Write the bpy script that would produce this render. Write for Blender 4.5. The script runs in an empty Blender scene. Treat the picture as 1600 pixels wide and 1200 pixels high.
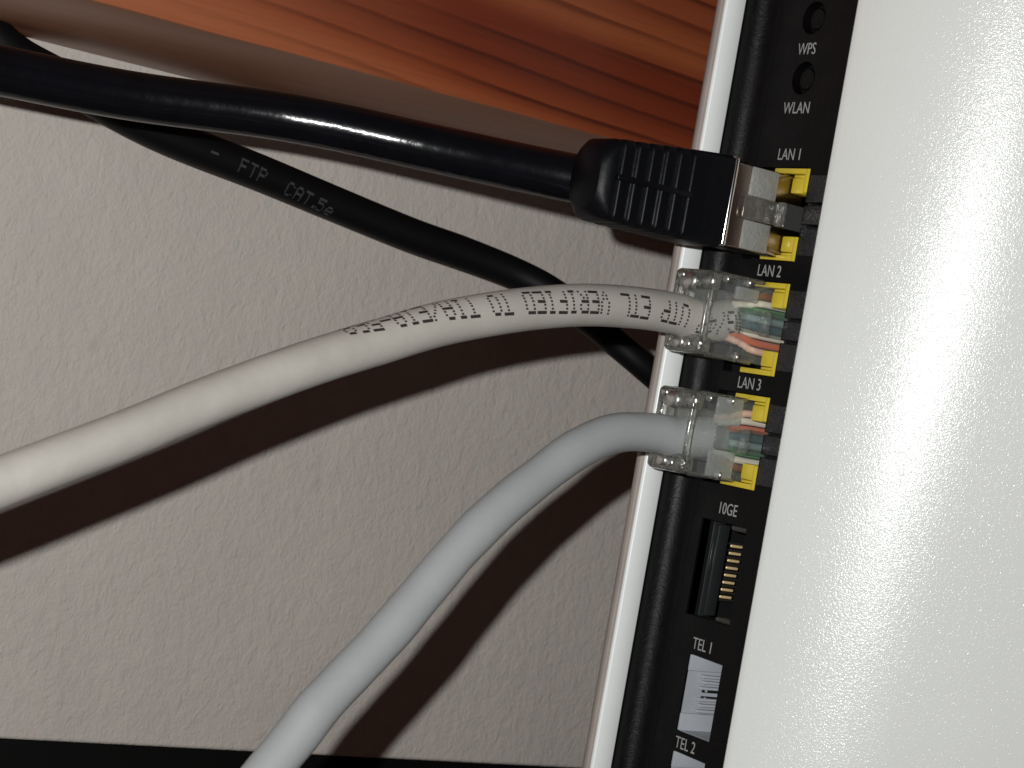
import bpy, bmesh, math, random
from mathutils import Vector, Matrix
random.seed(7)
MM = 0.001
sc = bpy.context.scene
col = sc.collection

# ---------------------------------------------------------------- camera
F, TH, PS = 3246.0, math.radians(10), math.radians(33.9)
FWD = Vector((math.sin(PS), math.cos(PS), 0)); RGT = Vector((math.cos(PS), -math.sin(PS), 0)); UP = Vector((0, 0, 1))
ROLL_R = RGT * math.cos(TH) + UP * math.sin(TH)          # image right
ROLL_U = UP * math.cos(TH) - RGT * math.sin(TH)          # image up
cam = bpy.data.cameras.new('camera'); camo = bpy.data.objects.new('camera', cam); col.objects.link(camo)
m = Matrix((ROLL_R, ROLL_U, -FWD)).transposed().to_4x4()
camo.matrix_world = m
cam.sensor_width = 36; cam.lens = 36 * F / 1600
cam.clip_start = 0.005; cam.clip_end = 10
cam.dof.use_dof = True; cam.dof.focus_distance = 0.288; cam.dof.aperture_fstop = 70
sc.camera = camo

# ---------------------------------------------------------------- light
w = bpy.data.worlds.new('World'); sc.world = w; w.use_nodes = True
w.node_tree.nodes['Background'].inputs[0].default_value = (1.0, 0.50, 0.38, 1)
w.node_tree.nodes['Background'].inputs[1].default_value = 0.034
sc.view_settings.view_transform = 'Standard'; sc.view_settings.look = 'None'
sc.cycles.transparent_max_bounces = 40; sc.cycles.max_bounces = 16
sc.view_settings.exposure = 0; sc.view_settings.gamma = 1
fl = bpy.data.lights.new('phone_flash', 'AREA'); fl.shape = 'DISK'; fl.size = 0.0045
fl.energy = 0.80; fl.color = (0.985, 1.0, 0.975)
flo = bpy.data.objects.new('phone_flash', fl); col.objects.link(flo)
mm_ = m.copy(); mm_.translation = (ROLL_R * -20 + ROLL_U * 13.5) * MM
flo.matrix_world = mm_

# ---------------------------------------------------------------- picture ray helpers (mm)
def ray(px, py):
    a = (px - 800) / F; b = (600 - py) / F
    return FWD + ROLL_R * a + ROLL_U * b
def atY(px, py, Y):
    d = ray(px, py); return d * (Y / d.y)
def atX(px, py, X):
    d = ray(px, py); return d * (X / d.x)

# ---------------------------------------------------------------- materials
def mat(name): 
    mt = bpy.data.materials.new(name); mt.use_nodes = True
    nt = mt.node_tree; return mt, nt, nt.nodes, nt.links, nt.nodes['Principled BSDF']
def coords(nt, scale=(1, 1, 1), rot=(0, 0, 0)):
    t = nt.nodes.new('ShaderNodeTexCoord'); mp = nt.nodes.new('ShaderNodeMapping')
    mp.inputs['Scale'].default_value = scale; mp.inputs['Rotation'].default_value = rot
    nt.links.new(t.outputs['Object'], mp.inputs['Vector']); return mp.outputs[0]
def noise(nt, vec, scale, detail=3, rough=.5, dist=0):
    n = nt.nodes.new('ShaderNodeTexNoise'); n.inputs['Scale'].default_value = scale
    n.inputs['Detail'].default_value = detail; n.inputs['Roughness'].default_value = rough
    n.inputs['Distortion'].default_value = dist; nt.links.new(vec, n.inputs['Vector']); return n.outputs['Fac']
def ramp(nt, fac, stops):
    r = nt.nodes.new('ShaderNodeValToRGB'); e = r.color_ramp.elements
    while len(e) < len(stops): e.new(.5)
    for el, (p, c) in zip(e, stops):
        el.position = p; el.color = (*c, 1) if len(c) == 3 else c
    nt.links.new(fac, r.inputs[0]); return r.outputs[0]
def bump(nt, h, strength, dist, normal=None):
    b = nt.nodes.new('ShaderNodeBump'); b.inputs['Strength'].default_value = strength
    b.inputs['Distance'].default_value = dist; nt.links.new(h, b.inputs['Height'])
    if normal: nt.links.new(normal, b.inputs['Normal'])
    return b.outputs[0]
def math_(nt, op, a, b=None):
    n = nt.nodes.new('ShaderNodeMath'); n.operation = op
    for i, v in enumerate((a, b)):
        if v is None: continue
        if isinstance(v, (int, float)): n.inputs[i].default_value = v
        else: nt.links.new(v, n.inputs[i])
    return n.outputs[0]
def mixc(nt, fac, a, b):
    n = nt.nodes.new('ShaderNodeMix'); n.data_type = 'RGBA'
    for s, v in ((n.inputs[0], fac), (n.inputs[6], a), (n.inputs[7], b)):
        if isinstance(v, (int, float)): s.default_value = v
        elif isinstance(v, tuple): s.default_value = (*v, 1)
        else: nt.links.new(v, s)
    return n.outputs[2]
def plastic(name, c, rough=.4, bs=1500, bst=.15, bd=.0001, var=.08, metallic=0, spec=.5, coat=0, vscale=180):
    mt, nt, N, L, P = mat(name)
    v = coords(nt)
    n1 = noise(nt, v, vscale, 4)
    lo = tuple(x * (1 - var) for x in c); hi = tuple(min(1, x * (1 + var)) for x in c)
    L.new(ramp(nt, n1, [(.3, lo), (.7, hi)]), P.inputs['Base Color'])
    P.inputs['Roughness'].default_value = rough; P.inputs['Metallic'].default_value = metallic
    P.inputs['Specular IOR Level'].default_value = spec; P.inputs['Coat Weight'].default_value = coat
    n2 = noise(nt, v, bs, 3)
    L.new(bump(nt, n2, bst, bd), P.inputs['Normal'])
    return mt

def make_wallpaper():
    mt, nt, N, L, P = mat('wallpaper')
    v = coords(nt, (1, 1, .6))
    big = noise(nt, v, 60, 4, .6); mid = ramp(nt, noise(nt, v, 520, 4, .6, .6), [(.35, (0, 0, 0)), (.65, (1, 1, 1))])
    c = ramp(nt, big, [(.3, (.43, .382, .353)), (.7, (.475, .424, .388))])
    c2 = mixc(nt, math_(nt, 'MULTIPLY', mid, .45), c, (.39, .385, .362))
    # small faint specks
    sp = nt.nodes.new('ShaderNodeTexVoronoi'); sp.inputs['Scale'].default_value = 85
    L.new(v, sp.inputs['Vector'])
    spf = ramp(nt, sp.outputs['Distance'], [(.03, (.25,) * 3), (.085, (0, 0, 0))])
    L.new(mixc(nt, spf, c2, (.28, .25, .21)), P.inputs['Base Color'])
    P.inputs['Roughness'].default_value = .8; P.inputs['Specular IOR Level'].default_value = .25
    v2 = coords(nt, (1, 1, .72))
    h = math_(nt, 'ADD', noise(nt, v2, 480, 4, .62, .5), math_(nt, 'MULTIPLY', noise(nt, v2, 1700, 3, .6, .4), .4))
    L.new(bump(nt, h, .62, .0006), P.inputs['Normal'])
    return mt

def mpb_(nt, t):
    m_ = nt.nodes.new('ShaderNodeMapping'); m_.inputs['Scale'].default_value = (10, 90, 170); nt.links.new(t.outputs['Object'], m_.inputs['Vector']); return m_.outputs[0]

def make_wood(name, under=False):
    mt, nt, N, L, P = mat(name)
    t = N.new('ShaderNodeTexCoord'); sep = N.new('ShaderNodeSeparateXYZ'); L.new(t.outputs['Object'], sep.inputs[0])
    x, y, z = sep.outputs
    mp = N.new('ShaderNodeMapping'); mp.inputs['Scale'].default_value = (5, 20, 26); L.new(t.outputs['Object'], mp.inputs['Vector'])
    warp = noise(nt, mp.outputs[0], 1.0, 2, .5)
    mpf = N.new('ShaderNodeMapping'); mpf.inputs['Scale'].default_value = (70, 900, 900); L.new(t.outputs['Object'], mpf.inputs['Vector'])
    fine = noise(nt, mpf.outputs[0], 1.0, 3, .6)
    # growth rings, running a little across the board (beam origin is at the lower edge)
    u = math_(nt, 'ADD', z, math_(nt, 'MULTIPLY', x, .05))
    u = math_(nt, 'ADD', u, math_(nt, 'MULTIPLY', y, .5))
    u = math_(nt, 'MULTIPLY', u, 285)
    u = math_(nt, 'ADD', u, math_(nt, 'MULTIPLY', warp, 2.2))
    u = math_(nt, 'ADD', u, math_(nt, 'MULTIPLY', fine, .13))
    fr = math_(nt, 'FRACT', u)
    ring = ramp(nt, fr, [(0, (0, 0, 0)), (.4, (.08,) * 3), (.74, (.4,) * 3), (.86, (1, 1, 1)), (.94, (.9,) * 3), (1, (0, 0, 0))])
    # wide red heartwood band with paler orange wood above, below and to the left
    zz = math_(nt, 'ADD', math_(nt, 'MULTIPLY', z, 1000), math_(nt, 'MULTIPLY', x, 60))
    zz = math_(nt, 'ADD', zz, math_(nt, 'MULTIPLY', warp, 5))
    band = ramp(nt, math_(nt, 'MULTIPLY', zz, .04), [(.10, (.25, .068, .026)), (.24, (.185, .038, .012)), (.38, (.125, .022, .008)), (.66, (.115, .019, .007)), (.80, (.225, .058, .020)), (1, (.18, .042, .015))])
    leftw = ramp(nt, math_(nt, 'MULTIPLY', math_(nt, 'ADD', x, .06), 16), [(.0, (1, 1, 1)), (.95, (0, 0, 0))])
    base = mixc(nt, math_(nt, 'MULTIPLY', leftw, .8), band, (.245, .080, .036))
    strength = math_(nt, 'SUBTRACT', .92, math_(nt, 'MULTIPLY', leftw, .5))
    irr = ramp(nt, noise(nt, mpb_(nt, t), 1.0, 2), [(.38, (.12,) * 3), (.6, (1, 1, 1))])
    strength = math_(nt, 'MULTIPLY', strength, irr)
    c = mixc(nt, math_(nt, 'MULTIPLY', ring, strength), base, (.05, .009, .004))
    mx = N.new('ShaderNodeMapping'); mx.inputs['Scale'].default_value = (60, 2500, 2500); L.new(t.outputs['Object'], mx.inputs['Vector'])
    pores = ramp(nt, noise(nt, mx.outputs[0], 1.0, 2), [(.35, (.92,) * 3), (.55, (1, 1, 1))])
    mult = N.new('ShaderNodeMix'); mult.data_type = 'RGBA'; mult.blend_type = 'MULTIPLY'; mult.inputs[0].default_value = 1
    L.new(c, mult.inputs[6]); L.new(pores, mult.inputs[7])
    out = mult.outputs[2]
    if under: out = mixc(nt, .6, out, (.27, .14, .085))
    L.new(out, P.inputs['Base Color'])
    P.inputs['Roughness'].default_value = .38
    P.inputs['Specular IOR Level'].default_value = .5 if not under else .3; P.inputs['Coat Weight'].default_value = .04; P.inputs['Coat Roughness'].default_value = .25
    L.new(bump(nt, fine, .12, .0001), P.inputs['Normal'])
    return mt

def make_cover():
    mt, nt, N, L, P = mat('white_cover')
    P.inputs['Base Color'].default_value = (.70, .70, .68, 1)
    v = coords(nt)
    L.new(ramp(nt, noise(nt, v, 40, 2), [(.3, (.675, .69, .678)), (.7, (.70, .715, .703))]), P.inputs['Base Color'])
    P.inputs['Roughness'].default_value = .19; P.inputs['Specular IOR Level'].default_value = .62
    h = math_(nt, 'ADD', noise(nt, v, 3900, 2, .5, .9), math_(nt, 'MULTIPLY', noise(nt, v, 2200, 2), .15))
    L.new(bump(nt, h, .6, .00008), P.inputs['Normal'])
    return mt

def make_panel():
    mt, nt, N, L, P = mat('black_panel')
    P.inputs['Base Color'].default_value = (.003, .0027, .003, 1)
    v = coords(nt)
    P.inputs['Specular IOR Level'].default_value = .13
    L.new(ramp(nt, noise(nt, v, 250, 3), [(.3, (.36,) * 3), (.7, (.5,) * 3)]), P.inputs['Roughness'])
    h = math_(nt, 'ADD', noise(nt, v, 1500, 3, .6, .8), math_(nt, 'MULTIPLY', noise(nt, v, 5000, 2), .3))
    L.new(bump(nt, h, .45, .00012), P.inputs['Normal'])
    return mt

def make_clear(name, tint=(.93, .94, .92), milk=.03, rough=.03, bs=0, bst=.2, edge=.35, refr=0, f0=.06):
    mt, nt, N, L, P = mat(name); N.remove(P)
    out = N['Material Output']
    tr = N.new('ShaderNodeBsdfTransparent'); tr.inputs[0].default_value = (*tint, 1)
    gl = N.new('ShaderNodeBsdfGlossy'); gl.inputs['Roughness'].default_value = rough
    df = N.new('ShaderNodeBsdfDiffuse'); df.inputs[0].default_value = (.75, .78, .77, 1)
    lw = N.new('ShaderNodeLayerWeight'); lw.inputs['Blend'].default_value = .5
    frn = math_(nt, 'ADD', math_(nt, 'MULTIPLY', math_(nt, 'POWER', lw.outputs['Facing'], 3.2), .9), f0)
    m1 = N.new('ShaderNodeMixShader'); m2 = N.new('ShaderNodeMixShader')
    fc = N.new('ShaderNodeLayerWeight'); fc.inputs['Blend'].default_value = .25
    mk = math_(nt, 'ADD', math_(nt, 'MULTIPLY', fc.outputs['Facing'], edge * .25), milk)
    thru = tr.outputs[0]
    if refr:
        rf = N.new('ShaderNodeBsdfRefraction'); rf.inputs['IOR'].default_value = 1.5; rf.inputs['Roughness'].default_value = .02; rf.inputs[0].default_value = (*tint, 1)
        m0 = N.new('ShaderNodeMixShader'); m0.inputs[0].default_value = refr
        L.new(tr.outputs[0], m0.inputs[1]); L.new(rf.outputs[0], m0.inputs[2]); thru = m0.outputs[0]
    L.new(mk, m1.inputs[0]); L.new(thru, m1.inputs[1]); L.new(df.outputs[0], m1.inputs[2])
    L.new(frn, m2.inputs[0]); L.new(m1.outputs[0], m2.inputs[1]); L.new(gl.outputs[0], m2.inputs[2])
    L.new(m2.outputs[0], out.inputs['Surface'])
    if bs:
        nn = bump(nt, noise(nt, coords(nt), bs, 3, .5, .6), bst, .0003)
        for s in (gl, df) + ((rf,) if refr else ()): L.new(nn, s.inputs['Normal'])
    return mt

M = {}
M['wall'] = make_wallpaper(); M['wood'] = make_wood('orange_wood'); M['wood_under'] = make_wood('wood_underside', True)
M['cover'] = make_cover(); M['panel'] = make_panel()
M['shell'] = plastic('white_shell', (.78, .80, .80), .35, 900, .06, .0001, .015)
M['print'] = plastic('grey_print', (.29, .29, .29), .6, 1500, .05)
M['yellow'] = plastic('yellow_plastic', (.58, .44, .03), .3, 900, .2, .0002, .06)
M['hole'] = plastic('black_cavity', (.006, .006, .007), .5)
M['cavity_grey'] = plastic('grey_port', (.36, .375, .41), .45, 700, .15, .0002, .05)
M['gold'] = plastic('gold_contact', (.90, .66, .34), .35, 600, .1, metallic=.45)
M['steel'] = plastic('steel_shield', (.30, .24, .21), .24, 500, .15, metallic=1)
M['bright'] = plastic('bright_metal', (.8, .8, .8), .16, 500, .1, metallic=1)
M['housing'] = plastic('beige_housing', (.27, .23, .21), .6, 900, .1)
M['satin'] = plastic('satin_steel', (.30, .30, .29), .5, 1800, .6, .0003, metallic=.3)
M['white_jacket'] = plastic('cream_jacket', (.36, .34, .312), .5, 260, .3, .0005, .10, vscale=110)
M['grey_jacket'] = plastic('blue_grey_jacket', (.295, .308, .315), .5, 300, .18, .0005, .04, vscale=60)
M['black_jacket'] = plastic('black_jacket', (.0025, .003, .0045), .2, 420, .22, .0004, .2, spec=.32)
M['black_flat'] = plastic('dull_black_jacket', (.003, .003, .0034), .5, 420, .1, .0003, spec=.15)
M['boot'] = plastic('black_rubber', (.002, .0023, .0035), .42, 700, .2, .0003, spec=.13)
M['ink'] = plastic('dark_ink', (.02, .014, .013), .6)
M['pale_ink'] = plastic('pale_ink', (.028, .03, .033), .6)
M['skirt'] = plastic('black_board', (.002, .002, .002), .6, spec=.1)
M['clear'] = make_clear('clear_plastic', (.97, .975, .965), milk=.05, edge=.35, bs=250, bst=.25)
M['clear_edge'] = make_clear('clear_plastic_edge', (.96, .965, .93), .02, .10, 700, .6, .3, refr=.6, f0=.12)
M['glint'] = make_clear('glint_plastic', (.97, .975, .96), .07, .32, 600, .5, .3, refr=.4, f0=.75)  # reflectance raised to strengthen the flash glints
M['frost'] = make_clear('frosted_plastic', (.86, .88, .87), .16, .22, 1600, .7, .2)
M['latch'] = make_clear('latch_plastic', (.96, .97, .96), .03, .10, 900, .3, .15, refr=.12, f0=.08)
for n, c in dict(w_orange=(.55, .13, .055), w_pink=(.72, .45, .36), w_green=(.06, .22, .09), w_blue=(.04, .13, .17),
                 w_white=(.66, .62, .53), w_brown=(.16, .045, .02), w_paleblue=(.35, .48, .50)).items():
    M[n] = plastic(n, c, .35, 500, .1)

# ---------------------------------------------------------------- objects
ORG = {}
def tag(o, label=None, cat=None, group=None, kind=None):
    if label: o['label'] = label
    if cat: o['category'] = cat
    if group: o['group'] = group
    if kind: o['kind'] = kind
def empty(name, loc, label, cat, group=None):
    o = bpy.data.objects.new(name, None); col.objects.link(o); o.location = Vector(loc) * MM
    o.empty_display_size = .005
    ORG[o.name] = Vector(loc); tag(o, label, cat, group); return o
def link(name, me, parent=None, loc=(0, 0, 0)):
    """me is in mm-scaled local metres round loc (world mm)."""
    o = bpy.data.objects.new(name, me); col.objects.link(o)
    base = ORG.get(parent.name, Vector()) if parent else Vector()
    if parent: o.parent = parent
    o.location = (Vector(loc) - base) * MM; ORG[o.name] = Vector(loc)
    return o
def finish(bm, mt, smooth=True, angle=35, name='mesh'):
    me = bpy.data.meshes.new(name); bmesh.ops.scale(bm, vec=(MM,) * 3, verts=bm.verts)
    bmesh.ops.recalc_face_normals(bm, faces=bm.faces)
    if smooth:
        for f in bm.faces: f.smooth = True
        for e in bm.edges:
            if len(e.link_faces) == 2 and e.calc_face_angle(0) > math.radians(angle): e.smooth = False
    bm.to_mesh(me); bm.free()
    for x in (mt if isinstance(mt, list) else [mt]): me.materials.append(x)
    return me
def box(bm, x0, x1, y0, y1, z0, z1, bev=0, seg=2):
    t = bmesh.new(); bmesh.ops.create_cube(t, size=1)
    for v in t.verts:
        v.co = Vector(((x0 + x1) / 2 + v.co.x * (x1 - x0), (y0 + y1) / 2 + v.co.y * (y1 - y0), (z0 + z1) / 2 + v.co.z * (z1 - z0)))
    if bev: bmesh.ops.bevel(t, geom=list(t.edges), offset=bev, segments=seg, profile=.5, affect='EDGES')
    merge(bm, t)
def merge(bm, t):
    me = bpy.data.meshes.new('tmp'); t.to_mesh(me); t.free(); bm.from_mesh(me); bpy.data.meshes.remove(me)
def boxobj(name, mt, parent, *b, bev=0, loc=None):
    bm = bmesh.new()
    if loc is None: loc = ORG[parent.name] if parent else Vector()
    loc = Vector(loc)
    box(bm, b[0] - loc.x, b[1] - loc.x, b[2] - loc.y, b[3] - loc.y, b[4] - loc.z, b[5] - loc.z, bev)
    return link(name, finish(bm, mt, name=name), parent, loc)
def extrude_profile(rows, closed=False):
    """rows: list of point lists (same length) -> bm of quads"""
    bm = bmesh.new(); g = [[bm.verts.new(p) for p in r] for r in rows]
    for a, b in zip(g, g[1:]):
        n = len(a)
        for i in range(n if closed else n - 1):
            j = (i + 1) % n; bm.faces.new((a[i], a[j], b[j], b[i]))
    return bm, g
def local(bm, parent):
    bmesh.ops.translate(bm, vec=-ORG[parent.name], verts=bm.verts)

# ---------------------------------------------------------------- the wall, the board below it, the beam
ZS = -66.8; WY = 300.0
bm = bmesh.new()
box(bm, -140, 520, WY, WY + 12, ZS, 230, .7, 3)
wall = link('wall', finish(bm, M['wall'], name='wall')); tag(wall, kind='structure')
board = boxobj('skirting_board', M['skirt'], None, -140, 520, WY + 1.5, WY + 11, ZS - 90, ZS - .25, bev=.3)
tag(board, 'flat black board below the lower edge of the wallpaper', 'skirting board')

beam = empty('wood_beam', (150, 275, 38.1), 'orange brown varnished wooden beam with dark grain across the top of the wall', 'beam')
BY = 250.0; BZ = 38.1
# front face with a small uneven arris
rows = []
for i in range(61):
    x = -140 + 660 * i / 60
    wv = .12 * math.sin(x * .21) + .08 * math.sin(x * .57 + 1)
    rows.append([(x, WY - .02, BZ), (x, BY + 1.2, BZ + wv * .3), (x, BY + .35, BZ + .22 + wv * .4), (x, BY, BZ + 1.0 + wv), (x, BY, 230), (x, WY - .02, 230)])
bm, g = extrude_profile(rows, closed=True)
bm.faces.new(g[0]); bm.faces.new(g[-1][::-1]); local(bm, beam)
bm.faces.ensure_lookup_table()
me = finish(bm, [M['wood'], M['wood_under']], name='beam_timber')
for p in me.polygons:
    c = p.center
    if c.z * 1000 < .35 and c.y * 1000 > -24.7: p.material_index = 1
link('timber', me, beam, ORG[beam.name])
# shift texture: object coords are local to the beam origin, fine

# ---------------------------------------------------------------- the router
X0 = 189.2
EY = 213.8; FY = 233.2; FR = 3.6
ZT, ZB = 150.0, -150.0
router = empty('router', (X0, 224, 0), 'tall white router with black connector strip carrying yellow LAN ports', 'router')
# cover: curved skin whose front turns towards the room
def cover_row(z):
    k = math.radians(1.25); n0 = math.radians(69.8 + 6.8 * (z / 55.0))
    pts = []; x, y = X0 - .35, EY
    pts.append((X0 + 3, EY + 1.1, z)); pts.append((X0 - .1, EY + .55, z)); pts.append((X0 - .3, EY + .25, z))
    ds = .8
    for i in range(100):
        n = n0 - k * i * ds * 1.06
        n = max(n, math.radians(36))
        pts.append((x, y, z))
        x += math.cos(n) * ds; y -= math.sin(n) * ds
    pts.append((x, y + 60, z)); pts.append((X0 + 12, y + 60, z))
    return pts
rows = [cover_row(ZB + (ZT - ZB) * i / 60) for i in range(61)]
bm, g = extrude_profile(rows, closed=False); local(bm, router)
link('front_cover', finish(bm, M['cover'], angle=50, name='front_cover'), router, ORG[router.name])
# back shell: flange beside the black panel, rounded on the wall side
prof = [(X0 + 60, FY + 6), (186.6, FY + 5), (186.6, FY + 2.2), (186.5, FY + 1.95), (186.3, FY + 1.85), (183.35, FY + 1.85), (183.15, FY + 1.95), (183.05, FY + 2.3), (183.3, FY + 2.9), (X0, FY + 4)]
rows = [[(x, y, z) for x, y in prof] for z in (ZB, -60, 0, 60, ZT)]
bm, g = extrude_profile(rows); local(bm, router)
link('back_shell', finish(bm, M['shell'], angle=60, name='back_shell'), router, ORG[router.name])
prof = [(X0, FY + 3), (183.6, FY + 2.45), (182.8, FY + 2.5), (182.6, FY + 2.7), (182.6, FY + 3.3), (182.9, FY + 4.0), (190, FY + 11), (225, FY + 30)]
bm, g = extrude_profile([[(x, y, z) for x, y in prof] for z in (ZB, -60, 0, 60, ZT)]); local(bm, router)
link('rear_housing', finish(bm, M['housing'], angle=60, name='rear_housing'), router, ORG[router.name])

# connector panel: plate with openings, drawn in (-Y, Z), plus the hollow along the flange
JZ = [29.9, 13.75, -2.2]
GZ = -20.85; TZ = [-38.5, -52.3]
holes = []
for jz in JZ:
    holes.append((218.05, 229.3, jz - 6.62, jz + 6.62))
    for s in (-1, 1): holes.append((EY + .35, 218.05, jz + s * 1.55 - .2, jz + s * 1.55 + .2))
holes.append((218.2, 227.9, GZ - 6.9, GZ + 6.9))
for tz in TZ: holes.append((218.2, 225.6, tz - 5.45, tz + 5.45))
BT = [(222.9, 57.75), (222.9, 49.2)]; BR = 2.35
squares = [(by - 3, by + 3, bz - 3, bz + 3) for by, bz in BT]
ys = sorted({EY + .3, FY - FR + .5} | {v for h in holes + squares for v in h[:2]})
zs = sorted({-150.0, 150.0} | {v for h in holes + squares for v in h[2:]})
bm = bmesh.new(); vg = {}
def V(y, z):
    k = (round(y, 4), round(z, 4))
    if k not in vg: vg[k] = bm.verts.new((X0, y, z))
    return vg[k]
for y0, y1 in zip(ys, ys[1:]):
    for z0, z1 in zip(zs, zs[1:]):
        cy, cz = (y0 + y1) / 2, (z0 + z1) / 2
        if any(h[0] < cy < h[1] and h[2] < cz < h[3] for h in holes + squares): continue
        bm.faces.new((V(y0, z0), V(y1, z0), V(y1, z1), V(y0, z1)))
for (by, bz), sq in zip(BT, squares):                       # round wells: fan from the circle to the square
    outer = sorted([v for (y, z), v in vg.items() if sq[0] - 1e-3 <= y <= sq[1] + 1e-3 and sq[2] - 1e-3 <= z <= sq[3] + 1e-3],
                   key=lambda v: math.atan2(v.co.z - bz, v.co.y - by))
    n = 32; inner = [bm.verts.new((X0, by + BR * math.cos(-math.pi + 2 * math.pi * i / n), bz + BR * math.sin(-math.pi + 2 * math.pi * i / n))) for i in range(n)]
    es = [bm.edges.new((inner[i], inner[(i + 1) % n])) for i in range(n)]
    for i in range(len(outer)):
        a_, b_ = outer[i], outer[(i + 1) % len(outer)]
        es.append(bm.edges.get((a_, b_)) or bm.edges.new((a_, b_)))
    r_ = bmesh.ops.triangle_fill(bm, use_beauty=True, edges=es)
    for f in [f for f in r_['geom'] if isinstance(f, bmesh.types.BMFace)]:
        c = f.calc_center_median()
        if math.hypot(c.y - by, c.z - bz) < BR * .97: bm.faces.remove(f)
bmesh.ops.recalc_face_normals(bm, faces=bm.faces)
if bm.faces[:][0].normal.x > 0: bmesh.ops.reverse_faces(bm, faces=bm.faces)
r_ = bmesh.ops.extrude_face_region(bm, geom=bm.faces[:])
nv = {v for v in r_['geom'] if isinstance(v, bmesh.types.BMVert)}
for v in nv: v.co.x += 1.6
# concave sweep from the plate to the flange
prof = [(X0, FY - FR + .45)]
for i in range(13):
    a = math.radians(6 * i)
    prof.append((X0 - FR * (1 - math.cos(a)) * .86, FY - FR + .5 + FR * math.sin(a)))
lx, ly = prof[-1]; prof += [(lx - .35, ly + .15), (lx - .5, ly + .8), (lx - .3, ly + 3)]
t, g = extrude_profile([[(x + .0, y, z) for x, y in prof] for z in (-150, -50, 0, 50, 150)])
merge(bm, t); local(bm, router)
link('connector_panel', finish(bm, M['panel'], angle=30, name='connector_panel'), router, ORG[router.name])
print('panel edge x', lx)

def cavity(name, mt, y0, y1, z0, z1, depth, loc, parent):
    """open box sunk behind the plate"""
    bm = bmesh.new(); t = .5; xa = X0 + .35; xb = X0 + depth; l = Vector(loc)
    for b in ((xa, xb, y0 - t, y0, z0 - t, z1 + t), (xa, xb, y1, y1 + t, z0 - t, z1 + t), (xa, xb, y0, y1, z0 - t, z0), (xa, xb, y0, y1, z1, z1 + t), (xb, xb + t, y0 - t, y1 + t, z0 - t, z1 + t)):
        box(bm, b[0] - l.x, b[1] - l.x, b[2] - l.y, b[3] - l.y, b[4] - l.z, b[5] - l.z)
    return link(name, finish(bm, mt, name=name), parent, loc)

# LAN ports: yellow frame with two corner blocks beside the latch notch
def lan_port_mesh():
    bm = bmesh.new(); x = -.12
    for s in (-1, 1):
        z1 = 6.5 * s; zi = 3.1 * s
        a, b = sorted((z1, z1 - .75 * s)); box(bm, x, 2.2, -5.75, 1.5, a, b, .12)                # arm
        a, b = sorted((z1, zi)); box(bm, x - .03, 9, -5.8, -5.05, a, b, .12)                  # front bar
        a, b = sorted((z1 - 1.25 * s, zi - .1 * s)); box(bm, x + .35, 9, -5.0, -2.15, a, b, .25)    # corner block
        a, b = sorted((z1 - .8 * s, z1 - 1.2 * s)); box(bm, x + .75, 9, -5.0, -2.0, a, b, .1)
        pass
    return finish(bm, M['yellow'], name='lan_port')
lpm = lan_port_mesh()
for jz in JZ:
    p = link('lan_port', lpm, router, (X0, 223.9, jz))
    cavity('port_housing', M['hole'], 217.7, 229.8, jz - 7.0, jz + 7.0, 12, (X0, 223.9, jz), p)
M['lit_stipple'] = plastic('lit_stippled_black', (.011, .011, .0135), .35, 2600, 1.0, .0003, .2, spec=.7)
for jz in JZ:                                               # added stippled plates, paler to imitate light thrown off the plugs
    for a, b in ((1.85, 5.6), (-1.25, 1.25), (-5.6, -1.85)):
        boxobj('light_patch', M['lit_stipple'], router, X0 - .09, X0 + .3, EY + .5, 217.75, jz + a, jz + b, bev=.06, loc=(X0, 216, jz))
# backing for the latch slots and button wells
boxobj('panel_backing', M['hole'], router, X0 + 1.75, X0 + 2.6, 213.9, 217.1, -150, 150)

# ten gigabit port
gp = cavity('ethernet_port', M['hole'], 218.2, 227.9, GZ - 6.9, GZ + 6.9, 12, (X0, 223, GZ), router)
bm = bmesh.new()
box(bm, .35, 2.4, 2.35, 2.75, -6.75, 6.75, .12); box(bm, .7, 2.6, 1.5, 2.1, -6.5, 6.5, .25)
link('shield_lip', finish(bm, plastic('dark_metal', (.055, .062, .065), .22, 600, .2, metallic=.7), name='shield_lip'), gp, (X0, 223, GZ))
bm = bmesh.new()
for s in (-1, 1):
    a, b = sorted((6.85 * s, 6.1 * s)); box(bm, .25, 3.2, -4.6, -1.2, a, b, .3)
    a, b = sorted((6.0 * s, 4.2 * s)); box(bm, 2.5, 6, -4.6, -3.6, a, b, .2)
link('keying_rib', finish(bm, plastic('dark_rib', (.03, .028, .026), .35, 600, .3), name='keying_rib'), gp, (X0, 223, GZ))
cm = None
tops = [atY(1133 + 19 * (1 - i / 7) , 854 + 80 * i / 7, 226.0) for i in range(8)]
print('contact at', tops[0] - Vector((X0, 0, GZ)), tops[-1] - Vector((X0, 0, GZ)))
bm = bmesh.new(); box(bm, -.95, 1.1, -.15, .15, -.2, .2, .14, 3)
bmesh.ops.rotate(bm, verts=bm.verts, cent=(0, 0, 0), matrix=Matrix.Rotation(math.radians(-8), 3, 'Z'))
cm = finish(bm, M['gold'], name='contact')
for i in range(8):
    q = atY(1150 - 2.5 * i, 854 + 11.3 * i, 226.0); link('contact', cm, gp, (q.x, q.y, q.z))
bm = bmesh.new()
for i in range(9): box(bm, 2.9, 9, 3.35, 3.9, 3.9 - 1.02 * i - .17, 3.9 - 1.02 * i + .17, .05)
link('contact_comb', finish(bm, plastic('comb_black', (.02, .018, .015), .4), name='contact_comb'), gp, (X0, 223, GZ))

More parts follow.
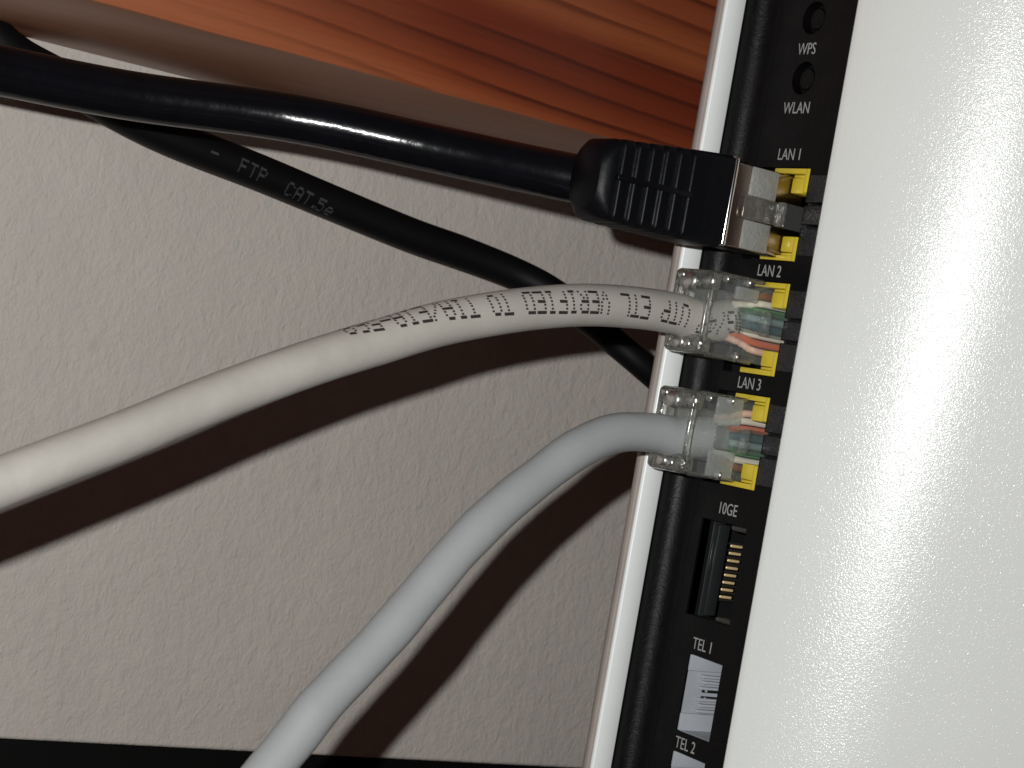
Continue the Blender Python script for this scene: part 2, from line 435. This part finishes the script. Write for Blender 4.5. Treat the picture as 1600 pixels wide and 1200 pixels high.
# telephone ports: light grey wells with a comb at the deep end
def phone_port(tz):
    p = cavity('phone_port', M['cavity_grey'], 218.25, 225.5, tz - 5.4, tz + 5.4, 10, (X0, 222, tz), router)
    bm = bmesh.new()
    for s, zz in ((1, 3.15), (-1, -2.95)):                                  # steps beside the plug way
        a, b = sorted((zz, 5.4 * s)); box(bm, .1, 10, 2.95, 3.5, a, b, .1)
    link('port_step', finish(bm, M['cavity_grey'], name='port_step'), p, (X0, 222, tz))
    bm = bmesh.new()
    for i in range(7):
        if i == 3: continue
        z = 2.45 - i * .82; box(bm, 2.5 + .3 * (i % 2), 9, 2.6, 3.5, z - .2, z + .2, .1)
    link('contact_comb', finish(bm, M['cavity_grey'], name='contact_comb'), p, (X0, 222, tz))
    for k in (0, 1):
        z = .42 - k * 1.1
        boxobj('contact_slot', M['hole'], p, X0 + 3.3, X0 + 9, 222 + 3.2, 222 + 3.45, tz + z - .28, tz + z + .28, loc=(X0, 222, tz))
        t = bmesh.new(); bmesh.ops.create_uvsphere(t, u_segments=12, v_segments=8, radius=.24)
        link('contact', finish(t, M['satin'], name='contact'), p, (X0 + 3.75, 225.0, tz + z))
for tz in TZ: phone_port(tz)

# two push buttons in round wells
bm = bmesh.new()
bmesh.ops.create_cone(bm, cap_ends=True, segments=32, radius1=1.9, radius2=1.75, depth=1.0)
bmesh.ops.bevel(bm, geom=[e for e in bm.edges if len(e.link_faces) == 2 and e.calc_face_angle(0) > 1], offset=.35, segments=3, affect='EDGES')
bmesh.ops.rotate(bm, verts=bm.verts, cent=(0, 0, 0), matrix=Matrix.Rotation(math.radians(-90), 3, 'Y'))
btm = finish(bm, M['panel'], name='push_button')
bm = bmesh.new()
ring = lambda x, r: [(x, r * math.cos(2 * math.pi * i / 32), r * math.sin(2 * math.pi * i / 32)) for i in range(32)]
t, g = extrude_profile([ring(.2, 2.42), ring(3, 2.42)], closed=True); t.faces.new(g[-1]); merge(bm, t)
wellm = finish(bm, M['hole'], name='button_well')
for by, bz in BT:
    b = link('push_button', btm, router, (X0 + 1.15, by, bz))
    link('button_well', wellm, b, (X0, by, bz))

# printed words
def text_mesh(s, size, sx, mt, x, y, z, name='lettering', thick=.02):
    cu = bpy.data.curves.new('txt', 'FONT'); cu.body = s; cu.size = size * MM; cu.align_x = 'CENTER'; cu.align_y = 'CENTER'
    cu.extrude = thick * MM; cu.resolution_u = 3
    o = bpy.data.objects.new('txt', cu); col.objects.link(o)
    me = bpy.data.meshes.new_from_object(o.evaluated_get(bpy.context.evaluated_depsgraph_get()))
    bpy.data.objects.remove(o); bpy.data.curves.remove(cu)
    for v in me.vertices:
        a, b, c = v.co; v.co = (-c, -a * sx, b)
    me.materials.clear(); me.materials.append(mt); me.name = name
    return me
for s, (y, z) in {'WPS': (223.2, 53.3), 'WLAN': (223.2, 44.9), 'LAN 1': (222.9, 38.3), 'LAN 2': (222.9, 21.75), 'LAN 3': (222.9, 5.75),
                  '10GE': (222.8, -12.1), 'TEL 1': (223, -31.5), 'TEL 2': (223, -45.6)}.items():
    y -= 0; 
    link('lettering', text_mesh(s, 2.35, .80, M['print'], 0, 0, 0), router, (X0 - .03, y, z))

# ---------------------------------------------------------------- cables
def spline(pts, n=160):
    P = [Vector(p) for p in pts]; P = [P[0] * 2 - P[1]] + P + [P[-1] * 2 - P[-2]]
    out = []
    for i in range(1, len(P) - 2):
        a, b, c, d = P[i - 1:i + 3]; k = 14
        for j in range(k):
            t = j / k
            out.append(.5 * ((2 * b) + (c - a) * t + (2 * a - 5 * b + 4 * c - d) * t * t + (3 * b - a - 3 * c + d) * t ** 3))
    out.append(P[-2])
    # smooth once, then resample evenly
    for _ in range(6): out = [out[0]] + [(out[i - 1] + out[i] * 2 + out[i + 1]) / 4 for i in range(1, len(out) - 1)] + [out[-1]]
    L = [0]
    for a, b in zip(out, out[1:]): L.append(L[-1] + (b - a).length)
    res = []; j = 0
    for i in range(n):
        s = L[-1] * i / (n - 1)
        while j < len(L) - 2 and L[j + 1] < s: j += 1
        f = (s - L[j]) / (L[j + 1] - L[j] + 1e-9); res.append(out[j].lerp(out[j + 1], f))
    return res, L[-1]
def frame(path, i):
    t = (path[min(i + 1, len(path) - 1)] - path[max(i - 1, 0)]).normalized()
    n = (-path[i]); n = (n - t * n.dot(t)).normalized()          # towards the viewer's side
    w_ = t.cross(n)
    if w_.z < 0: w_ = -w_
    return t, n, w_
def tube(path, r, segs=32, flat=1.0, caps=True):
    rows = []
    rf = r if callable(r) else (lambda s: r)
    for i, p in enumerate(path):
        t, n, w_ = frame(path, i); rr = rf(i / (len(path) - 1))
        rows.append([p + n * (rr * flat * math.cos(2 * math.pi * k / segs)) + w_ * (rr * math.sin(2 * math.pi * k / segs)) for k in range(segs)])
    bm, g = extrude_profile(rows, closed=True)
    if caps: bm.faces.new(g[0][::-1]); bm.faces.new(g[-1])
    return bm
def project(p):
    z = p.dot(FWD); return 800 + F * p.dot(ROLL_R) / z, 600 - F * p.dot(ROLL_U) / z

FONT = {
 'A': "01110 10001 10001 11111 10001 10001 10001", 'W': "10001 10001 10001 10101 10101 11011 10001", 'G': "01110 10001 10000 10111 10001 10001 01110",
 '/': "00001 00001 00010 00100 01000 10000 10000", '4': "00010 00110 01010 10010 11111 00010 00010", 'P': "11110 10001 10001 11110 10000 10000 10000",
 'U': "10001 10001 10001 10001 10001 10001 01110", 'T': "11111 00100 00100 00100 00100 00100 00100", 'E': "11111 10000 10000 11110 10000 10000 11111",
 'L': "10000 10000 10000 10000 10000 10000 11111", 'V': "10001 10001 10001 10001 01010 01010 00100", 'R': "11110 10001 10001 11110 10100 10010 10001",
 'I': "01110 00100 00100 00100 00100 00100 01110", 'F': "11111 10000 10000 11110 10000 10000 10000", 'D': "11110 10001 10001 10001 10001 10001 11110",
 'O': "01110 10001 10001 10001 10001 10001 01110", '-': "00000 00000 00000 11111 00000 00000 00000", '5': "11111 10000 11110 00001 00001 10001 01110",
 '6': "01110 10000 10000 11110 10001 10001 01110", '8': "01110 10001 10001 01110 10001 10001 01110", 'C': "01110 10001 10000 10000 10000 10001 01110",
 '.': "00000 00000 00000 00000 00000 01100 01100", 'e': "00000 00000 01110 10001 11111 10000 01110"}
def print_on_cable(chars, path, total, r, phi, rowh, colw, dot, flip, name, mt, parent, lift=.025, flat=1.0, jitter=.04):
    """chars: (character, arc position in mm). flip: reads against image right, heads down."""
    bm = bmesh.new(); n = len(path)
    def surf(s, h):
        i = max(0, min(n - 1.001, s / total * (n - 1))); i0 = int(i); f = i - i0
        p = path[i0].lerp(path[i0 + 1], f); t, nn, ww = frame(path, i0)
        a = math.radians(phi(s)) + (-h if flip else h) / r
        return p + nn * ((r + lift) * flat * math.cos(a)) + ww * ((r + lift) * math.sin(a))
    for ch, s0 in chars:
        if ch == ' ': continue
        for ri, rowt in enumerate(FONT[ch].split()):
            ci = 0
            while ci < 5:
                if rowt[ci] == '0': ci += 1; continue
                cj = ci
                while cj + 1 < 5 and rowt[cj + 1] == '1': cj += 1
                run = cj - ci + 1
                sA = (ci - 2) * colw - dot[0] / 2; sB = (cj - 2) * colw + dot[0] / 2
                h = (3 - ri) * rowh; hh = dot[1] / 2 * (1.5 if run > 1 else 1)
                h += random.uniform(-jitter, jitter)
                sg = 1
                q = [surf(s0 + sg * a, b) for a, b in ((sA, h - hh), (sB, h - hh), (sB, h + hh), (sA, h + hh))]
                bm.faces.new([bm.verts.new(v) for v in q]); ci = cj + 1
    local(bm, parent); return link(name, finish(bm, mt, smooth=False, name=name), parent, ORG[parent.name])

# --- plug parts, local origin at the plug's rear centre on the face that looks at the camera side
PL = 21.0
def plug_body_mesh():
    """clear body: X 0..PL, Y 0 (front) .. 6.6, Z +-5.75; thicker collar at the rear"""
    bm = bmesh.new()
    box(bm, .9, PL, .05, 6.5, -5.72, 5.72, .35)
    box(bm, 2.0, 8.5, .9, 5.8, -3.6, 3.6, .5)              # hollow the cable lies in
    return finish(bm, M['clear'], name='clear_body')
def plug_collar_mesh():
    bm = bmesh.new(); 
    for s in (-1, 1):
        a, b = sorted((5.85 * s, 3.15 * s)); box(bm, -.1, 2.2, -.1, 7.9, a, b, .75, 4)
    box(bm, 0, 1.0, -.12, .55, -5.6, 5.6, .25, 3); box(bm, 0, 1.6, 6.6, 8.0, -5.6, 5.6, .5, 3)
    
    for s in (-1, 1):                                       # long rails down the front edges
        a, b = sorted((5.95 * s, 5.35 * s)); box(bm, 1.6, 9.8, -.05, .75, a, b, .25, 3); box(bm, 1.2, 9.8, 6.0, 6.7, a, b, .3, 3)
    return finish(bm, M['clear_edge'], name='rear_collar')
def latch_mesh(x_band):
    bm = bmesh.new()
    # tongue rising from the nose, stepping down to the narrow lever
    box(bm, x_band + 4.9, PL - 1, -1.9, -1.1, -1.75, 1.75, .15)
    box(bm, x_band + 4.1, x_band + 5.0, -2.3, -.5, -1.75, 1.75, .3)
    box(bm, x_band - .6, x_band + 4.3, -1.9, -1.0, -1.6, 1.6, .25)
    return finish(bm, M['latch'], name='latch')
pbm, pcm = plug_body_mesh(), plug_collar_mesh()
def wires(parent, x0, x1, y, zc, colors, z_from, wob=.25):
    for i, cn in enumerate(colors):
        z0 = zc + z_from * (1 - 2 * i / 7) * .75 + random.uniform(-wob, wob); z1 = zc + 3.9 - i * 1.11
        pts = [(x0 - 1.5, y + .8 + random.uniform(-.3, .3), z0), (x0 + 1.2, y + .3, z0 * .5 + z1 * .5), (x0 + 3.2, y, z1), (x1, y, z1)]
        path, L_ = spline(pts, 20); t = tube(path, .5, 12)
        local(t, parent); link('wire', finish(t, M[cn], name='wire'), parent, ORG[parent.name])
def clear_plug(parent, zc, xr, yf, colors, xband, order_z=4.0, pads=True):
    link('clear_body', pbm, parent, (xr, yf, zc)); link('rear_collar', pcm, parent, (xr, yf, zc))
    bm = bmesh.new()
    for (a, b, c, r) in ((.5, .8, 4.35, 1.0), (-.05, 4.2, 4.1, 1.25), (.5, .8, -4.35, .75), (-.05, 4.4, -4.5, .9), (-.05, 2.6, -4.6, .6), (-.05, 6.4, 4.9, .6), (6.9, .35, 5.2, .62), (6.9, .35, -5.2, .62), (3.2, .6, 5.1, .5)):
        t = bmesh.new(); bmesh.ops.create_icosphere(t, subdivisions=3, radius=r); bmesh.ops.scale(t, vec=(.6, 1.25, 1.0), verts=t.verts)
        bmesh.ops.translate(t, vec=(a, b, c), verts=t.verts); merge(bm, t)
    link('glint_lobe', finish(bm, M['glint'], name='glint_lobe'), parent, (xr, yf, zc))  # side pips, plus domes added to make the flash glint
    if not pads:
        boxobj('highlight_block', M['frost'], parent, xr + 4.9, xr + 9.0, yf - .2, yf + .6, zc + 2.6, zc + 4.5, bev=.3, loc=(xr, yf, zc))  # frosted block added to imitate the highlight on the plug's upper shoulder
    link('latch', latch_mesh(xband), parent, (xr, yf, zc))
    for s in ((-1, 1) if pads else ()):                    # frosted pads each side of the latch
        a, b = sorted((1.75 * s, 5.6 * s))
        boxobj('frosted_pad', M['frost'], parent, xr + xband, xr + xband + 4.6, yf - .1, yf + .35, zc + a, zc + b, bev=.12, loc=(xr, yf, zc))
    wires(parent, xr + 7.6, xr + PL - 1, yf + 1.0, zc, colors, order_z)
    bm = bmesh.new(); box(bm, -1.2, 1.2, -.1, .1, -.13, .13)
    pm = finish(bm, M['gold'], name='pin')
    for i in range(8): link('pin', pm, parent, (xr + PL - 2.2, yf + 6.4, zc + 3.57 - 1.02 * i))

# --- white cable in LAN 2
z2 = JZ[1] + .55; PX2 = 178.5; PY = 222.2
cab = empty('network_cable', (PX2, PY + 3.4, z2), 'cream white cable with dark printed text, its clear plug in the middle yellow port', 'network cable', 'cables plugged into the router')
pp = [(PX2 + 7.6, PY + 3.3, z2 - .1)]
for (px, py, T) in [(1100, 503, 0), (1060, 491, 0), (1000, 481.5, 0), (920, 476.5, 0), (840, 481, 0), (760, 492, 0), (680, 508, 0), (600, 532, 0), (480, 569, 0), (320, 628, 0), (200, 678, 0), (0, 754, 0), (-120, 800, 0)]:
    f_ = max(0, min(1, (1060 - px) / 1060)); Y = 226.2 - 4 * f_ - 3.5 * f_ * f_
    pp.append(atY(px, py, Y))
path2, tot2 = spline(pp, 260)
bm = tube(path2, 2.86, 48); local(bm, cab)
link('jacket', finish(bm, M['white_jacket'], name='jacket'), cab, ORG[cab.name])
def s_at(path, total, px):
    best = min(range(len(path)), key=lambda i: abs(project(path[i])[0] - px)); return best / (len(path) - 1) * total
sU, sD = s_at(path2, tot2, 1050), s_at(path2, tot2, 808); pitch = (sD - sU) / 15
txt = 'AWG/4P UTP ETL VERIFIED TO TIA/EIA-568'
A2 = [(s_at(path2, tot2, x), a) for x, a in ((1165, -12), (1130, -8), (1050, 0), (870, 10), (720, 30), (600, 54), (530, 75), (400, 88))]
def interp(tab):
    def f(s):
        if s <= tab[0][0]: return tab[0][1]
        for (a, b), (c, d) in zip(tab, tab[1:]):
            if s <= c: return b + (d - b) * (s - a) / (c - a + 1e-9)
        return tab[-1][1]
    return f
print_on_cable([(c, sU + (i - 7) * pitch) for i, c in enumerate(txt)], path2, tot2, 2.86, interp(A2), .48, .30, (.33, .28), True, 'printed_text', M['ink'], cab)
clear_plug(cab, z2, PX2, PY, ['w_brown', 'w_white', 'w_green', 'w_paleblue', 'w_blue', 'w_white', 'w_orange', 'w_pink'], 5.2, 3.9, False)

# --- grey cable in LAN 3
z3 = JZ[2] - .05; PX3 = 179.2
cab3 = empty('network_cable', (PX3, PY + 3.4, z3), 'plain blue grey cable bending down, its clear plug in the lowest yellow port', 'network cable', 'cables plugged into the router')
pp = [(PX3 + 8, PY + 3.3, z3)]
for (px, py, Y) in [(1060, 683, 225.8), (1020, 676, 225.9), (960, 677, 225.5), (900, 703, 224.5), (840, 747, 223.5), (780, 796, 222.3), (720, 856, 221), (655, 932, 219.5), (597, 1000, 218), (502, 1100, 215.5), (463, 1150, 214.5), (422, 1200, 213.5), (370, 1265, 212)]:
    pp.append(atY(px, py, Y))
path3, tot3 = spline(pp, 220)
bm = tube(path3, lambda s: 2.72 + .12 * max(0, 1 - s / .12) + .035 * math.sin(s * 31) + .025 * math.sin(s * 67 + 1), 48); local(bm, cab3)
link('jacket', finish(bm, M['grey_jacket'], name='jacket'), cab3, ORG[cab3.name])
clear_plug(cab3, z3, PX3, PY, ['w_pink', 'w_white', 'w_orange', 'w_blue', 'w_paleblue', 'w_green', 'w_white', 'w_brown'], 4.4, 3.4)

# --- black cable in LAN 1 with ribbed boot and steel shielded plug
z1c = JZ[0] - .35; PX1 = 177.6; YB = 220.0
cab1 = empty('network_cable', (PX1, PY + 3, z1c), 'thick glossy black cable with ribbed black boot, plugged into the top yellow port', 'network cable', 'cables plugged into the router')
pp = []
for (px, py, Y) in [(1010, 296, 226.5), (960, 287, 227.5), (900, 279, 230.5), (820, 263, 235.7), (740, 245.5, 241), (640, 223.5, 246.8), (520, 197, 252.3), (400, 176, 257), (200, 149, 262), (0, 110, 264), (-120, 84, 264)]:
    pp.append(atY(px, py, Y))
path1, tot1 = spline(pp, 200)
bm = tube(path1, 3.3, 40); local(bm, cab1)
link('jacket', finish(bm, M['black_jacket'], name='jacket'), cab1, ORG[cab1.name])
# boot: rounded rectangular sections with grooves
def rrect(x, cy, cz, hy, hz, r, tilt=0, n=5):
    pts = []
    for (sy, sz, a0) in ((1, 1, 0), (-1, 1, 90), (-1, -1, 180), (1, -1, 270)):
        for k in range(n):
            a = math.radians(a0 + 90 * k / (n - 1))
            pts.append((x, cy + sy * (hy - r) + r * math.cos(a), cz + sz * (hz - r) + r * math.sin(a)))
    return pts
rows = []
bx0 = 156.4; N_ = 170
grooves = [170.3, 168.0, 165.8, 163.5, 161.3, 159.0]
for i in range(N_ + 1):
    x = bx0 + (PX1 - bx0) * i / N_; u = (x - bx0) / (PX1 - bx0)
    e = 1 - min(1, u / .12)
    hz = 6.35 - 1.05 * max(0, 1 - u) ** 1.3 - 1.1 * e ** 2.0; hy = 4.6 - .7 * max(0, 1 - u / .8) - .8 * e ** 3
    gsum = sum(math.exp(-((x - gx) / .23) ** 2) for gx in grooves) 
    hz -= .32 * gsum; hy -= .55 * gsum
    cy = YB + 4.4; cz = z1c - .1 - .045 * (PX1 - x) + .03 * max(0, 162 - x)
    if u > .985: hz -= .2; hy -= .2
    rows.append(rrect(x, cy, cz, hy, hz, min(hy, hz) * (.24 + .7 * e)))
bm, g = extrude_profile(rows, closed=True); bm.faces.new(g[0][::-1]); bm.faces.new(g[-1])
# centre rib that bridges the grooves, and the latch guard hump at the far end
box(bm, 158.5, 171.1, YB - .22, YB + .4, z1c - .9, z1c - .1, .15)
local(bm, cab1)
link('boot', finish(bm, M['boot'], angle=50, name='boot'), cab1, ORG[cab1.name])
# steel shell: bright rear edge, folded can, clear nose and latch
bm = bmesh.new(); box(bm, PX1 - .1, PX1 + .75, YB - .1, YB + 8.4, z1c - 6.15, z1c + 6.15, .35, 4); local(bm, cab1)
link('shield_rim', finish(bm, M['bright'], name='shield_rim'), cab1, ORG[cab1.name])
bm = bmesh.new()
box(bm, PX1 + .4, X0 + 3, YB + 1.9, YB + 8, z1c - 5.85, z1c + 5.85, .3, 3); local(bm, cab1)
link('steel_shell', finish(bm, M['steel'], name='steel_shell'), cab1, ORG[cab1.name])
for s in (-1, 1):
    a, b = sorted((1.7 * s, 5.7 * s))
    boxobj('shell_pad', M['satin'], cab1, PX1 + 4.6, PX1 + 9.4, YB + 1.6, YB + 2.2, z1c + a, z1c + b, bev=.15)
bm = bmesh.new()
box(bm, PX1 + 9.6, X0 + 8, YB + .4, YB + 1.3, z1c - 1.75, z1c + 1.75, .15)
box(bm, PX1 + 9.5, PX1 + 10.4, YB - .1, YB + 1.6, z1c - 1.75, z1c + 1.75, .3)
box(bm, PX1 + 3.6, PX1 + 9.6, YB + .7, YB + 1.5, z1c - 1.6, z1c + 1.6, .25); local(bm, cab1)
link('latch', finish(bm, M['latch'], name='latch'), cab1, ORG[cab1.name])

# --- flat dull black cable close to the wall
pts = [(-90, -50, 291), (0, 66, 291), (96, 124, 291), (240, 203, 291), (400, 267, 291), (520, 317, 291), (640, 366, 290), (720, 394, 289), (800, 425, 287), (860, 455, 284), (920, 500, 281), (965, 538, 279), (1005, 572, 277), (1060, 622, 276), (1120, 690, 276), (1200, 800, 278)]
p0 = atY(450, 300, 291)
fc = empty('flat_cable', tuple(p0), 'thin dull black cable with faint grey text, slanting across the wall behind the other cables', 'network cable')
path4, tot4 = spline([atY(*p) for p in pts], 200)
r4 = interp([(0, 2.85), (tot4 * .55, 2.75), (tot4 * .72, 2.35), (tot4, 2.2)])
bm = tube(path4, lambda s: r4(s * tot4), 32); local(bm, fc)
link('jacket', finish(bm, M['black_flat'], name='jacket'), fc, ORG[fc.name])
ch = [(c, s_at(path4, tot4, x)) for c, x in (('-', 321), ('F', 369), ('T', 386), ('P', 402), ('C', 448), ('A', 461), ('T', 474), ('.', 485), ('5', 497), ('e', 508))]
print_on_cable(ch, path4, tot4, 2.78, interp([(0, 4), (s_at(path4, tot4, 330), 6), (s_at(path4, tot4, 510), -26), (tot4, -40)]), .33, .27, (.26, .24), False, 'printed_text', M['pale_ink'], fc, jitter=.02)
